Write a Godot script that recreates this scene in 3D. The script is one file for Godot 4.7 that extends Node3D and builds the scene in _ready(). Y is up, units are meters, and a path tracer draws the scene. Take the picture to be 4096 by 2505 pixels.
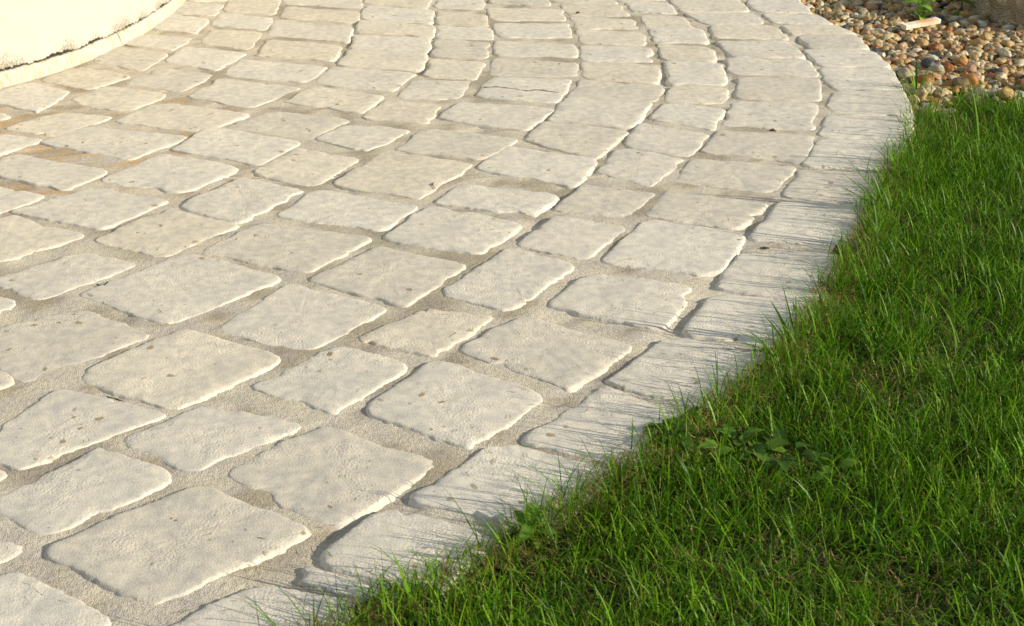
extends Node3D

# A curved cream stone path beside a lawn, a gravel bed and a rendered wall.
# Metres; the tops of the paving stones lie at y = 0; +x is right, -z is away.

const EYE := 0.85
var rng := RandomNumberGenerator.new()
var pavement: MeshInstance3D
var stone_mats := []
var warp := FastNoiseLite.new()      # broad wobble
var grit := FastNoiseLite.new()      # fine wobble
var soft := FastNoiseLite.new()
var nick := FastNoiseLite.new()      # nicks along broken edges
var rows := {}                       # course number -> list of stone outlines
var n_stones := 0
# the outer edge of the path and the foot of the wall, as (z, x) and (x, z) polylines
var edge_line: Array[Vector2] = [Vector2(-5.2, 0.40), Vector2(-4.8, 0.58), Vector2(-4.4, 0.72), Vector2(-4.1, 0.785), Vector2(-3.94, 0.812), Vector2(-3.757, 0.835), Vector2(-3.65, 0.862), Vector2(-3.536, 0.885), Vector2(-3.413, 0.897), Vector2(-3.22, 0.904), Vector2(-3.08, 0.896), Vector2(-2.95, 0.875), Vector2(-2.81, 0.845), Vector2(-2.644, 0.782), Vector2(-2.377, 0.678), Vector2(-2.153, 0.588), Vector2(-1.869, 0.462), Vector2(-1.687, 0.365), Vector2(-1.578, 0.290), Vector2(-1.459, 0.190), Vector2(-1.343, 0.085), Vector2(-1.252, 0.003), Vector2(-1.108, -0.150), Vector2(-0.98, -0.31), Vector2(-0.80, -0.58), Vector2(-0.5, -1.1), Vector2(-0.2, -1.7)]
var foot_line: Array[Vector2] = [Vector2(-2.3, -2.42), Vector2(-1.8, -2.58), Vector2(-1.5, -2.72), Vector2(-1.31, -2.85), Vector2(-1.21, -2.95), Vector2(-1.157, -3.032), Vector2(-1.091, -3.13), Vector2(-1.028, -3.27), Vector2(-0.984, -3.426), Vector2(-0.950, -3.611), Vector2(-0.936, -3.779), Vector2(-0.938, -3.941), Vector2(-0.957, -4.1), Vector2(-1.01, -4.3), Vector2(-1.11, -4.52), Vector2(-1.3, -4.76), Vector2(-1.65, -4.98), Vector2(-2.3, -5.1)]


func _ready() -> void:
	rng.seed = 20417
	# ---------------------------------------------------------------- camera, sky, sun, exposure
	var cam := Camera3D.new()
	cam.name = "camera"
	cam.position = Vector3(0, EYE, 0)
	cam.rotation_degrees = Vector3(-25.0, 0, 0)
	var lens := CameraAttributesPhysical.new()
	lens.frustum_focal_length = 52.69
	lens.frustum_far = 200.0
	lens.frustum_near = 0.05
	lens.frustum_focus_distance = 2.25
	lens.exposure_aperture = 20.0
	cam.attributes = lens
	cam.fov = 25.66
	cam.far = 200.0
	add_child(cam)
	cam.make_current()

	var sky_mat := ProceduralSkyMaterial.new()
	sky_mat.sky_top_color = Color(0.60, 0.67, 0.76)
	sky_mat.sky_horizon_color = Color(0.90, 0.885, 0.85)
	sky_mat.sky_curve = 0.16
	sky_mat.ground_horizon_color = Color(0.60, 0.60, 0.55)
	sky_mat.ground_bottom_color = Color(0.30, 0.32, 0.24)
	sky_mat.sky_energy_multiplier = 1.0
	var sky := Sky.new()
	sky.sky_material = sky_mat
	var env := Environment.new()
	env.background_mode = Environment.BG_SKY
	env.sky = sky
	env.background_energy_multiplier = 0.66
	env.tonemap_mode = Environment.TONE_MAPPER_LINEAR
	env.tonemap_exposure = 1.25
	env.sdfgi_enabled = true
	env.ssao_enabled = true
	env.ssil_enabled = true
	var world := WorldEnvironment.new()
	world.name = "world_environment"
	world.environment = env
	add_child(world)

	var sun := DirectionalLight3D.new()
	sun.name = "sun"
	sun.light_color = Color(1.0, 0.958, 0.89)
	sun.light_energy = 1.6
	sun.light_angular_distance = 0.5
	sun.shadow_enabled = true
	add_child(sun)
	var to_sun := Vector3(cos(deg_to_rad(20.5)) * cos(deg_to_rad(18)), sin(deg_to_rad(20.5)), cos(deg_to_rad(20.5)) * sin(deg_to_rad(18)))
	sun.look_at_from_position(to_sun * 20.0, Vector3.ZERO)

	# ---------------------------------------------------------------- noises
	setup_noise(warp, 11, 9.0, 2)
	setup_noise(grit, 23, 70.0, 3)
	setup_noise(soft, 37, 3.0, 3)
	setup_noise(nick, 41, 150.0, 2)

	# ---------------------------------------------------------------- setting
	build_ground()
	build_pavement()
	build_wall()
	build_gravel()
	build_lawn()
	# ---------------------------------------------------------------- things
	build_rock_and_tile()
	build_weeds()
	build_tufts()
	build_litter()


func setup_noise(n: FastNoiseLite, s: int, f: float, oct: int) -> void:
	n.seed = s
	n.noise_type = FastNoiseLite.TYPE_SIMPLEX_SMOOTH
	n.frequency = f
	n.fractal_type = FastNoiseLite.FRACTAL_FBM
	n.fractal_octaves = oct


# ==================================================================== helpers
func numbered(called: String, parent: Node) -> String:
	if not parent.has_node(NodePath(called)):
		return called
	var k := 1
	while parent.has_node(NodePath("%s_%03d" % [called, k])):
		k += 1
	return "%s_%03d" % [called, k]


var next_number := {}
func put(node: Node3D, called: String, parent: Node3D) -> void:
	var key := "%d/%s" % [parent.get_instance_id(), called]
	var k: int = next_number.get(key, 0)
	node.name = called if k == 0 else "%s_%03d" % [called, k]
	next_number[key] = k + 1
	parent.add_child(node, true)


func tag(o: Node3D, label: String, category := "", group := "", kind := "") -> void:
	if label != "":
		o.set_meta("label", label)
	if category != "":
		o.set_meta("category", category)
	if group != "":
		o.set_meta("group", group)
	if kind != "":
		o.set_meta("kind", kind)


func piece(called: String, mesh: Mesh, mat: Material, parent: Node3D = self) -> MeshInstance3D:
	var m := MeshInstance3D.new()
	m.mesh = mesh
	if mat:
		m.material_override = mat
	put(m, called, parent)
	return m


func arrays_mesh(v: PackedVector3Array, uv: PackedVector2Array, idx: PackedInt32Array, col := PackedColorArray()) -> ArrayMesh:
	var nrm := PackedVector3Array()
	nrm.resize(v.size())
	for t in range(0, idx.size(), 3):
		var a := idx[t]
		var b := idx[t + 1]
		var c := idx[t + 2]
		var f := (v[c] - v[a]).cross(v[b] - v[a])
		nrm[a] += f
		nrm[b] += f
		nrm[c] += f
	for i in nrm.size():
		nrm[i] = nrm[i].normalized() if nrm[i].length_squared() > 0.0 else Vector3.UP
	var arr := []
	arr.resize(Mesh.ARRAY_MAX)
	arr[Mesh.ARRAY_VERTEX] = v
	arr[Mesh.ARRAY_NORMAL] = nrm
	if uv.size():
		arr[Mesh.ARRAY_TEX_UV] = uv
	if col.size():
		arr[Mesh.ARRAY_COLOR] = col
	arr[Mesh.ARRAY_INDEX] = idx
	var m := ArrayMesh.new()
	m.add_surface_from_arrays(Mesh.PRIMITIVE_TRIANGLES, arr)
	return m


func lin(r: float, g: float, b: float) -> Color:
	return Color(r, g, b).linear_to_srgb()


func noise_bytes(size: int, s: int, cells: float, oct: int, kind := FastNoiseLite.TYPE_SIMPLEX_SMOOTH) -> PackedByteArray:
	var n := FastNoiseLite.new()
	n.noise_type = kind
	n.seed = s
	n.frequency = cells / size
	n.fractal_octaves = oct
	n.fractal_type = FastNoiseLite.FRACTAL_FBM if oct > 1 else FastNoiseLite.FRACTAL_NONE
	var im := n.get_seamless_image(size, size, false, false, 0.1, true)
	im.convert(Image.FORMAT_L8)
	return im.get_data()


func tex(size: int, data: PackedByteArray, format: int) -> ImageTexture:
	return ImageTexture.create_from_image(Image.create_from_data(size, size, false, format, data))


func edge_x(z: float) -> float:      # where the path ends and the lawn begins
	for i in range(1, edge_line.size()):
		if z < edge_line[i].x:
			var a := edge_line[i - 1]
			var b := edge_line[i]
			return lerpf(a.y, b.y, clampf((z - a.x) / (b.x - a.x), 0.0, 1.0))
	return edge_line[edge_line.size() - 1].y


func edge_turn(z: float) -> Vector2:  # unit vector (x, z) away from the path
	var d := Vector2(edge_x(z + 0.05) - edge_x(z - 0.05), 0.1).normalized()
	return Vector2(d.y, -d.x)


# ==================================================================== ground
func build_ground() -> void:
	var p := PlaneMesh.new()
	p.size = Vector2(120, 120)
	var n := noise_bytes(512, 5, 40, 4)
	var rgb := PackedByteArray()
	rgb.resize(512 * 512 * 3)
	for i in 512 * 512:
		var k := n[i] / 255.0
		rgb[i * 3] = int(70 + 45 * k)
		rgb[i * 3 + 1] = int(72 + 50 * k)
		rgb[i * 3 + 2] = int(40 + 22 * k)
	var m := StandardMaterial3D.new()
	m.albedo_texture = tex(512, rgb, Image.FORMAT_RGB8)
	m.uv1_triplanar = true
	m.uv1_world_triplanar = true
	m.roughness = 1.0
	var g := piece("ground", p, m)
	g.position.y = -0.16
	tag(g, "", "", "", "structure")


# ==================================================================== paving
func make_stone_materials() -> void:
	var n := 1024
	var cloud := noise_bytes(n, 101, 7, 4)
	var mott := noise_bytes(n, 102, 34, 4)
	var grain := noise_bytes(n, 103, 190, 3)
	var fine := noise_bytes(n, 104, 420, 1)
	var pit := PackedFloat32Array()
	pit.resize(n * n)
	var dirt := PackedFloat32Array()
	dirt.resize(n * n)
	for k in 1700:
		var big := k < 105
		var mid := k < 420
		var rx := rng.randf_range(4.5, 9.5) if big else rng.randf_range(1.8, 4.0) if mid else rng.randf_range(0.7, 1.4)
		var ry := rx * rng.randf_range(0.4, 0.9)
		var deep := rng.randf_range(0.25, 0.6) if big else rng.randf_range(0.12, 0.34) if mid else rng.randf_range(0.15, 0.45)
		var stain := rng.randf_range(0.25, 1.0)
		var bump := mid and rng.randf() < 0.3
		var turn := rng.randf() * TAU
		var cx := rng.randi() % n
		var cy := rng.randi() % n
		var reach := int(ceil(rx * 1.6))
		for dy in range(-reach, reach + 1):
			for dx in range(-reach, reach + 1):
				var u := (dx * cos(turn) + dy * sin(turn)) / rx
				var w := (dy * cos(turn) - dx * sin(turn)) / ry
				var at := posmod(cy + dy, n) * n + posmod(cx + dx, n)
				var d := sqrt(u * u + w * w) + (mott[at] / 255.0 - 0.5) * 1.2
				if d < 1.0:
					var fall := 1.0 - smoothstep(0.45, 1.0, d)
					if bump:
						pit[at] -= fall * deep * 0.4
					else:
						pit[at] = maxf(pit[at], fall * deep)
						dirt[at] = maxf(dirt[at], fall * stain)
	var rgb := PackedByteArray()
	rgb.resize(n * n * 3)
	var hgt := PackedByteArray()
	hgt.resize(n * n)
	for i in n * n:
		var c := cloud[i] / 255.0 - 0.5
		var m := mott[i] / 255.0 - 0.5
		var g := grain[i] / 255.0 - 0.5
		var f := fine[i] / 255.0 - 0.5
		var d := dirt[i]
		var spot := maxf(0.0, g * 2.0 - 0.50) * 1.6       # dark grains
		var tone := 1.0 + 0.08 * c + 0.17 * m + 0.15 * g + 0.06 * f - spot * 0.46 - d * 0.26
		var tan := clampf(0.5 + c * 0.5 + m * 1.2, 0.0, 1.0) * 0.035 + d * 0.14
		rgb[i * 3] = int(clampf(214.0 * tone, 0, 255))
		rgb[i * 3 + 1] = int(clampf(208.5 * tone * (1.0 - tan * 0.5), 0, 255))
		rgb[i * 3 + 2] = int(clampf(194.5 * tone * (1.0 - tan * 1.5), 0, 255))
		var rough := clampf(0.38 + c * 2.4, 0.12, 1.1)      # some patches are rougher than others
		hgt[i] = int(clampf(150.0 + (m * 62.0 + g * 92.0) * rough + f * 52.0 - pit[i] * 150.0, 0, 255))
	var at := tex(n, rgb, Image.FORMAT_RGB8)
	var ht := tex(n, hgt, Image.FORMAT_L8)
	for k in 5:
		var s := StandardMaterial3D.new()
		s.albedo_texture = at
		s.albedo_color = [Color(1, 1, 1), Color(0.985, 0.972, 0.948), Color(0.982, 0.98, 0.977), Color(0.958, 0.952, 0.942), Color(1.0, 0.99, 0.97)][k]
		s.roughness = 0.9
		s.metallic_specular = 0.3
		s.heightmap_enabled = true
		s.heightmap_texture = ht
		s.heightmap_scale = 0.19
		stone_mats.append(s)


func outline(c: PackedVector2Array, count: int) -> PackedVector2Array:
	# the four corners joined by gently wavering sides and worn corners
	var raw := PackedVector2Array()
	for i in 4:
		var p := c[i]
		var before := c[(i + 3) % 4]
		var after := c[(i + 1) % 4]
		var r := minf(rng.randf_range(0.013, 0.036), 0.30 * minf(p.distance_to(before), p.distance_to(after)))
		var a := p + (before - p).normalized() * r
		var b := p + (after - p).normalized() * r
		for k in 7:
			var t := k / 6.0
			raw.append(a.lerp(p, t).lerp(p.lerp(b, t), t))
	var total := 0.0
	for i in raw.size():
		total += raw[i].distance_to(raw[(i + 1) % raw.size()])
	var out := PackedVector2Array()
	var want := 0.0
	var gone := 0.0
	for i in raw.size():
		var a := raw[i]
		var b := raw[(i + 1) % raw.size()]
		var l := a.distance_to(b)
		while want < gone + l and out.size() < count:
			out.append(a.lerp(b, (want - gone) / l))
			want += total / count
		gone += l
	return out


func slab(course: int, ax: int, az: int, bx: int, bz: int, cx: int, cz: int, dx: int, dz: int) -> void:
	# corners in millimetres: far inner, far outer, near outer, near inner
	var c := PackedVector2Array([Vector2(ax, az) / 1000.0, Vector2(bx, bz) / 1000.0, Vector2(cx, cz) / 1000.0, Vector2(dx, dz) / 1000.0])
	if not rows.has(course):
		rows[course] = []
	rows[course].append(c)
	lay(c, 150 if az > -2600 else 96, course == 1)


func lay(c: PackedVector2Array, count: int, edging := false) -> void:
	var mid := (c[0] + c[1] + c[2] + c[3]) / 4.0
	var grown := PackedVector2Array()
	for i in 4:
		var p := c[i]
		var fat := 1.095 if mid.y > -2.6 else 1.10
		if edging and (i == 1 or i == 2):     # the lawn side keeps its line
			fat = 1.0 if mid.y < -1.5 else 0.93
			p += (c[1 if i == 1 else 2] - c[2 if i == 1 else 1]).normalized() * 0.004
		grown.append(mid + (p - mid) * fat)
	var o := outline(grown, count)
	count = o.size()
	# chips knocked off the rim
	var chips := []
	for k in rng.randi_range(1, 5):
		chips.append([rng.randf() * count, rng.randf_range(1.2, 6.0), rng.randf_range(0.001, 0.007)])
	var ro := Vector2(rng.randf(), rng.randf()) * 40.0
	var rim := PackedVector2Array()
	var wear := PackedFloat32Array()
	for i in count:
		var p := o[i]
		var out := (o[(i + 1) % count] - o[(i + count - 1) % count]).normalized()
		out = Vector2(out.y, -out.x)
		if out.dot(p - mid) < 0:
			out = -out
		var d := warp.get_noise_2dv(p + ro) * 0.0052 + (grit.get_noise_2dv(p + ro) * 0.0015 + nick.get_noise_2dv(p + ro) * 0.0016) * (1.0 if mid.y > -2.4 else 0.6)
		for ch in chips:
			var w: float = absf(fposmod(i - ch[0] + count * 0.5, count) - count * 0.5) / ch[1]
			d -= ch[2] * maxf(0.0, 1.0 - w * w)
		rim.append(p + out * d)
		wear.append(1.0 + 0.9 * warp.get_noise_2dv(p * 1.7 + ro * 2.0))
	var lift := rng.randf_range(-0.0006, 0.0013)
	var tilt := Vector2(rng.randf_range(-1, 1), rng.randf_range(-1, 1)) * 0.005
	# rings: inset from the rim in metres (or share of the way to the middle), height
	var inset := [-0.0075, -0.0042, -0.0018, 0.0002, 0.0020, 0.0055, 0.013]
	var drop := [-0.016, -0.0068, -0.0034, -0.0017, -0.0009, -0.0004, 0.0]
	var share := [0.22, 0.36, 0.50, 0.64, 0.78, 0.90]
	var v := PackedVector3Array()
	var uv := PackedVector2Array()
	var idx := PackedInt32Array()
	var turn := rng.randf() * TAU
	var shift := Vector2(rng.randf(), rng.randf())
	for r in inset.size() + share.size():
		for i in count:
			var p := rim[i]
			var to_mid := (mid - p)
			var y := lift
			if r < inset.size():
				var deep: float = inset[r]
				if r > 1:
					deep *= wear[i]
				p += to_mid.normalized() * deep
				y += drop[r] * (wear[i] if r > 1 else 1.0)
			else:
				var first: float = 0.011 * wear[i] / to_mid.length()
				p += to_mid * maxf(first + 0.03, share[r - inset.size()])
			if r > 2:
				y += warp.get_noise_2dv(p * 0.9 + ro) * 0.0014 + grit.get_noise_2dv(p * 0.6 + ro) * 0.0006
			elif r == 2:
				y += grit.get_noise_2dv(p + ro) * 0.0006
			y += tilt.dot(p - mid)
			v.append(Vector3(p.x - mid.x, y, p.y - mid.y))
			var q := (p - mid) + (rim[i] - mid).normalized() * maxf(0.0, -(y - lift) - 0.002)
			uv.append(q.rotated(turn) / 0.8 + shift)
	v.append(Vector3(0, lift + warp.get_noise_2dv(mid * 0.9 + ro) * 0.0010, 0))
	uv.append(shift)
	var all := inset.size() + share.size()
	for r in all - 1:
		for i in count:
			var j := (i + 1) % count
			var a := r * count + i
			var b := r * count + j
			idx.append_array(PackedInt32Array([a, a + count, b, b, a + count, b + count]))
	for i in count:
		idx.append_array(PackedInt32Array([(all - 1) * count + i, all * count, (all - 1) * count + (i + 1) % count]))
	# keep the windings facing up whichever way the corners run
	var up := (v[idx[2]] - v[idx[0]]).cross(v[idx[1]] - v[idx[0]])
	if (v[all * count] - v[(all - 1) * count]).cross(v[(all - 1) * count + 1] - v[(all - 1) * count]).y > 0:
		pass
	else:
		for t in range(0, idx.size(), 3):
			var s := idx[t + 1]
			idx[t + 1] = idx[t + 2]
			idx[t + 2] = s
	var s := piece("paving_stone", arrays_mesh(v, uv, idx), stone_mats[[0, 0, 1, 2, 2, 3, 4][rng.randi() % 7]], pavement)
	s.position = Vector3(mid.x, 0, mid.y)
	n_stones += 1


func extend(course: int, at_far: bool, n: int, bend: float) -> void:
	# further stones of a course, past the edge of the picture
	var list: Array = rows[course]
	var c: PackedVector2Array = list[0] if at_far else list[list.size() - 1]
	for k in n:
		var e0 := c[0] if at_far else c[3]
		var e1 := c[1] if at_far else c[2]
		var fwd := ((c[0] + c[1]) - (c[2] + c[3])).normalized() * (1.0 if at_far else -1.0)
		var wide := e0.distance_to(e1)
		var size := wide * rng.randf_range(0.8, 1.15)
		e0 += fwd * 0.017
		e1 += fwd * 0.017
		var f := fwd.rotated(bend)
		var side := (e1 - e0).rotated(bend)
		var m := (e0 + e1) / 2.0 + f * size
		var g0 := m - side * 0.5
		var g1 := m + side * 0.5
		c = PackedVector2Array([g0, g1, e1, e0]) if at_far else PackedVector2Array([e0, e1, g1, g0])
		lay(c, 48)


func mortar_height(x: float, z: float) -> float:
	var y := -0.0024 + 0.0008 * smoothstep(-2.4, -3.4, z) - hollow(x, z) + soft.get_noise_2d(x * 1.6, z * 1.6) * 0.0042 + warp.get_noise_2d(x * 2.2, z * 2.2) * 0.0022 + grit.get_noise_2d(x * 1.3, z * 1.3) * 0.0012
	return minf(y, -0.0021)


# joints where the mortar has sunk: (x, z) runs along the courses, with a depth
var sunk := [[[0.48, -2.31], [0.39, -2.15], [0.32, -1.92], [0.25, -1.77], [0.20, -1.73], [0.15, -1.67], [0.05, -1.52], [-0.02, -1.445], [-0.095, -1.36], [-0.17, -1.27], [-0.23, -1.17]],
	[[0.70, -3.70], [0.73, -3.51], [0.73, -3.2], [0.72, -3.02]], [[0.50, -3.60], [0.51, -3.40], [0.50, -3.05], [0.46, -2.80]], [[0.356, -3.43], [0.366, -3.30], [0.366, -3.10], [0.349, -3.0]],
	[[-0.22, -3.92], [-0.207, -3.60], [-0.205, -3.32], [-0.22, -3.15]], [[0.315, -2.85], [0.21, -2.62], [0.11, -2.38], [0.03, -2.16]], [[-0.42, -3.79], [-0.415, -3.50], [-0.43, -3.2]], [[-0.06, -2.72], [-0.16, -2.59], [-0.27, -2.42], [-0.34, -2.30]]]


func hollow(x: float, z: float) -> float:
	var p := Vector2(x, z)
	var deep := 0.0
	for line in sunk:
		for i in line.size() - 1:
			var a := Vector2(line[i][0], line[i][1])
			var b := Vector2(line[i + 1][0], line[i + 1][1])
			if absf(p.x - a.x) + absf(p.y - a.y) > 0.6:
				continue
			var d := p.distance_to(Geometry2D.get_closest_point_to_segment(p, a, b))
			deep = maxf(deep, 0.0040 * (1.0 - smoothstep(0.014, 0.036, d)))
	return deep * clampf(0.8 + 1.2 * warp.get_noise_2d(x * 0.9, z * 0.9), 0.15, 1.2)


func foot_x(z: float) -> float:
	for i in range(1, foot_line.size()):
		var a := foot_line[i - 1]
		var b := foot_line[i]
		if z <= a.y and z > b.y and z > -4.0:
			return lerpf(a.x, b.x, (z - a.y) / (b.y - a.y))
	return -2.6


func build_pavement() -> void:
	make_stone_materials()
	# --- the sandy mortar bed that the stones sit in
	var n := 1024
	var cloud := noise_bytes(n, 201, 9, 4)
	var grain := noise_bytes(n, 202, 260, 2)
	var sand := noise_bytes(n, 203, 430, 1)
	var lump := noise_bytes(n, 204, 60, 3)
	var rgb := PackedByteArray()
	rgb.resize(n * n * 3)
	var hgt := PackedByteArray()
	hgt.resize(n * n)
	for i in n * n:
		var c := cloud[i] / 255.0 - 0.5
		var g := grain[i] / 255.0 - 0.5
		var s := sand[i] / 255.0 - 0.5
		var l := lump[i] / 255.0 - 0.5
		var tone := 1.0 + 0.12 * c + 0.34 * g + 0.34 * s + 0.14 * l
		rgb[i * 3] = int(clampf(201 * tone, 0, 255))
		rgb[i * 3 + 1] = int(clampf(191 * tone, 0, 255))
		rgb[i * 3 + 2] = int(clampf((171 - 12 * c) * tone, 0, 255))
		hgt[i] = int(clampf(128 + 70 * l + 75 * g + 85 * s, 0, 255))
	var m := StandardMaterial3D.new()
	m.albedo_texture = tex(n, rgb, Image.FORMAT_RGB8)
	m.heightmap_enabled = true
	m.heightmap_texture = tex(n, hgt, Image.FORMAT_L8)
	m.heightmap_scale = 0.26
	m.roughness = 1.0
	m.metallic_specular = 0.2
	m.vertex_color_use_as_albedo = true
	var v := PackedVector3Array()
	var uv := PackedVector2Array()
	var col := PackedColorArray()
	var idx := PackedInt32Array()
	var nx := 200
	var nz := 300
	for j in nz + 1:
		var z := lerpf(-5.0, -0.5, float(j) / nz)
		var x0 := foot_x(z) - 0.03
		var x1 := edge_x(z) - 0.012
		for i in nx + 1:
			var x := lerpf(x0, x1, minf(float(i) / (nx - 1), 1.0))
			var y := mortar_height(x, z)
			if i == nx:
				y = -0.07
			v.append(Vector3(x, y, z))
			uv.append(Vector2(x, z) / 0.55)
			# old dirt in patches, and rust washed down from the wall
			var dark := smoothstep(0.02, 0.45, soft.get_noise_2d(x * 1.3 + 9.0, z * 1.3)) * 0.62
			dark = maxf(dark, smoothstep(0.08, 0.5, warp.get_noise_2d(x * 1.1 + 3.0, z * 1.1 - 5.0)) * 0.60)
			var rust := smoothstep(-0.05, 0.6, warp.get_noise_2d(x * 1.4 - 7.0, z * 1.4 + 2.0) + 0.4 * grit.get_noise_2d(x, z)) * (1.0 - smoothstep(0.14, 0.52, Vector2(x + 0.92, (z + 2.62) * 0.9).length()))
			rust = maxf(rust, 0.5 * smoothstep(0.1, 0.5, warp.get_noise_2d(x * 1.6 + 7.0, z * 1.6)) * clampf(1.0 - (x - foot_x(z)) / 0.4, 0.0, 1.0))
			var t := Color(1, 1, 1).lerp(Color(0.46, 0.43, 0.36), dark)
			t = t.lerp(Color(0.98, 0.62, 0.24), rust * 0.72)
			col.append(t)
	for j in nz:
		for i in nx:
			var a := j * (nx + 1) + i
			idx.append_array(PackedInt32Array([a, a + 1, a + nx + 1, a + 1, a + nx + 2, a + nx + 1]))
	pavement = piece("pavement", arrays_mesh(v, uv, idx, col), m)
	tag(pavement, "curved path of cream cobbles set in sandy mortar", "", "", "structure")
	lay_courses()
	for c in range(1, 11):
		extend(c, true, 4, -0.10)
	for c in range(1, 11):
		extend(c, false, [0, 2, 2, 3, 3, 4, 4, 4, 4, 5, 4][c], -0.03)


func lay_courses() -> void:
	# course 1 from the lawn
	slab(1, 675, -3974, 824, -3963, 829, -3786, 680, -3796)
	slab(1, 694, -3771, 832, -3771, 863, -3646, 706, -3661)
	slab(1, 720, -3641, 862, -3636, 896, -3548, 729, -3528)
	slab(1, 741, -3522, 893, -3528, 894, -3380, 751, -3381)
	slab(1, 736, -3370, 898, -3370, 905, -3216, 737, -3223)
	slab(1, 734, -3201, 900, -3190, 884, -3020, 726, -3019)
	slab(1, 722, -2999, 880, -3002, 847, -2806, 679, -2842)
	slab(1, 671, -2814, 843, -2795, 801, -2646, 631, -2673)
	slab(1, 624, -2650, 794, -2633, 727, -2460, 562, -2490)
	slab(1, 549, -2460, 718, -2440, 664, -2283, 490, -2316)
	slab(1, 482, -2290, 656, -2267, 590, -2095, 400, -2117)
	slab(1, 373, -2049, 535, -2049, 474, -1861, 316, -1921)
	slab(1, 304, -1887, 469, -1851, 389, -1706, 249, -1757)
	slab(1, 224, -1742, 371, -1681, 256, -1538, 130, -1610)
	slab(1, 125, -1594, 232, -1499, 149, -1390, 19, -1457)
	slab(1, -11, -1447, 129, -1382, 45, -1263, -112, -1329)
	slab(1, -139, -1305, -3, -1241, -77, -1138, -200, -1206)
	slab(1, -212, -1195, -97, -1134, -142, -1140, -218, -1169)
	slab(1, -259, -1162, -145, -1127, -189, -1044, -360, -1073)
	# course 2 from the lawn
	slab(2, 444, -4007, 633, -4007, 652, -3803, 477, -3796)
	slab(2, 483, -3771, 656, -3776, 672, -3647, 520, -3646)
	slab(2, 534, -3632, 685, -3632, 705, -3480, 527, -3502)
	slab(2, 525, -3454, 693, -3463, 707, -3300, 540, -3308)
	slab(2, 527, -3284, 711, -3269, 707, -3125, 520, -3154)
	slab(2, 531, -3114, 698, -3100, 673, -2928, 502, -2947)
	slab(2, 493, -2921, 657, -2903, 615, -2717, 444, -2749)
	slab(2, 426, -2703, 607, -2676, 557, -2511, 377, -2575)
	slab(2, 354, -2527, 529, -2478, 469, -2344, 306, -2401)
	slab(2, 285, -2344, 447, -2283, 377, -2166, 232, -2227)
	slab(2, 232, -2200, 382, -2132, 314, -1968, 152, -2023)
	slab(2, 122, -1969, 271, -1919, 213, -1774, 59, -1852)
	slab(2, 16, -1810, 160, -1716, 73, -1594, -71, -1701)
	slab(2, -101, -1670, 35, -1566, -54, -1443, -183, -1534)
	slab(2, -237, -1488, -92, -1407, -197, -1276, -334, -1382)
	slab(2, -361, -1350, -224, -1257, -360, -1135, -498, -1227)
	slab(2, -518, -1186, -396, -1105, -439, -1044, -590, -1129)
	# course 3 from the lawn
	slab(3, 280, -4029, 408, -4023, 437, -3938, 304, -3932)
	slab(3, 326, -3914, 439, -3909, 453, -3781, 337, -3786)
	slab(3, 353, -3761, 462, -3746, 479, -3601, 359, -3609)
	slab(3, 362, -3595, 492, -3589, 494, -3448, 369, -3450)
	slab(3, 374, -3437, 498, -3392, 494, -3273, 372, -3291)
	slab(3, 373, -3265, 497, -3235, 487, -3066, 363, -3073)
	slab(3, 367, -3045, 484, -3025, 461, -2903, 335, -2921)
	slab(3, 334, -2915, 452, -2857, 412, -2722, 292, -2791)
	slab(3, 270, -2760, 393, -2686, 344, -2541, 224, -2615)
	slab(3, 214, -2595, 327, -2523, 255, -2374, 161, -2458)
	slab(3, 135, -2377, 257, -2336, 197, -2218, 77, -2252)
	slab(3, 76, -2219, 188, -2163, 119, -2032, 13, -2090)
	slab(3, -5, -2065, 98, -2003, -4, -1837, -106, -1901)
	slab(3, -126, -1837, -32, -1810, -106, -1690, -215, -1741)
	slab(3, -246, -1712, -141, -1659, -225, -1530, -341, -1598)
	slab(3, -395, -1541, -265, -1494, -374, -1390, -472, -1458)
	slab(3, -498, -1437, -394, -1370, -506, -1254, -588, -1317)
	slab(3, -578, -1249, -525, -1226, -575, -1176, -635, -1217)
	# course 4 from the lawn
	slab(4, 99, -4018, 280, -4007, 296, -3893, 133, -3909)
	slab(4, 135, -3883, 301, -3872, 319, -3746, 162, -3751)
	slab(4, 165, -3733, 324, -3702, 327, -3595, 173, -3599)
	slab(4, 176, -3584, 340, -3550, 333, -3414, 179, -3444)
	slab(4, 179, -3412, 338, -3389, 338, -3256, 175, -3273)
	slab(4, 175, -3257, 344, -3223, 327, -3069, 167, -3114)
	slab(4, 164, -3090, 336, -3042, 310, -2921, 129, -2953)
	slab(4, 121, -2944, 295, -2906, 245, -2740, 83, -2780)
	slab(4, 74, -2770, 231, -2702, 160, -2537, 28, -2640)
	slab(4, -11, -2599, 159, -2525, 109, -2380, -62, -2470)
	slab(4, -84, -2382, 84, -2322, 34, -2227, -136, -2285)
	slab(4, -140, -2266, 11, -2180, -53, -2056, -212, -2115)
	slab(4, -217, -2081, -81, -2000, -159, -1854, -308, -1947)
	slab(4, -336, -1928, -187, -1837, -285, -1707, -420, -1774)
	slab(4, -468, -1766, -314, -1674, -431, -1538, -578, -1626)
	slab(4, -595, -1588, -443, -1515, -580, -1393, -644, -1436)
	# course 5 from the lawn
	slab(5, -62, -4007, 91, -4007, 107, -3867, -56, -3909)
	slab(5, -62, -3836, 130, -3821, 141, -3688, -49, -3698)
	slab(5, -44, -3660, 144, -3641, 147, -3502, -26, -3502)
	slab(5, -38, -3463, 153, -3429, 155, -3308, -34, -3323)
	slab(5, -38, -3292, 150, -3246, 146, -3129, -46, -3134)
	slab(5, -48, -3114, 131, -3087, 94, -2912, -73, -2966)
	slab(5, -110, -2909, 85, -2863, 23, -2711, -153, -2791)
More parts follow.
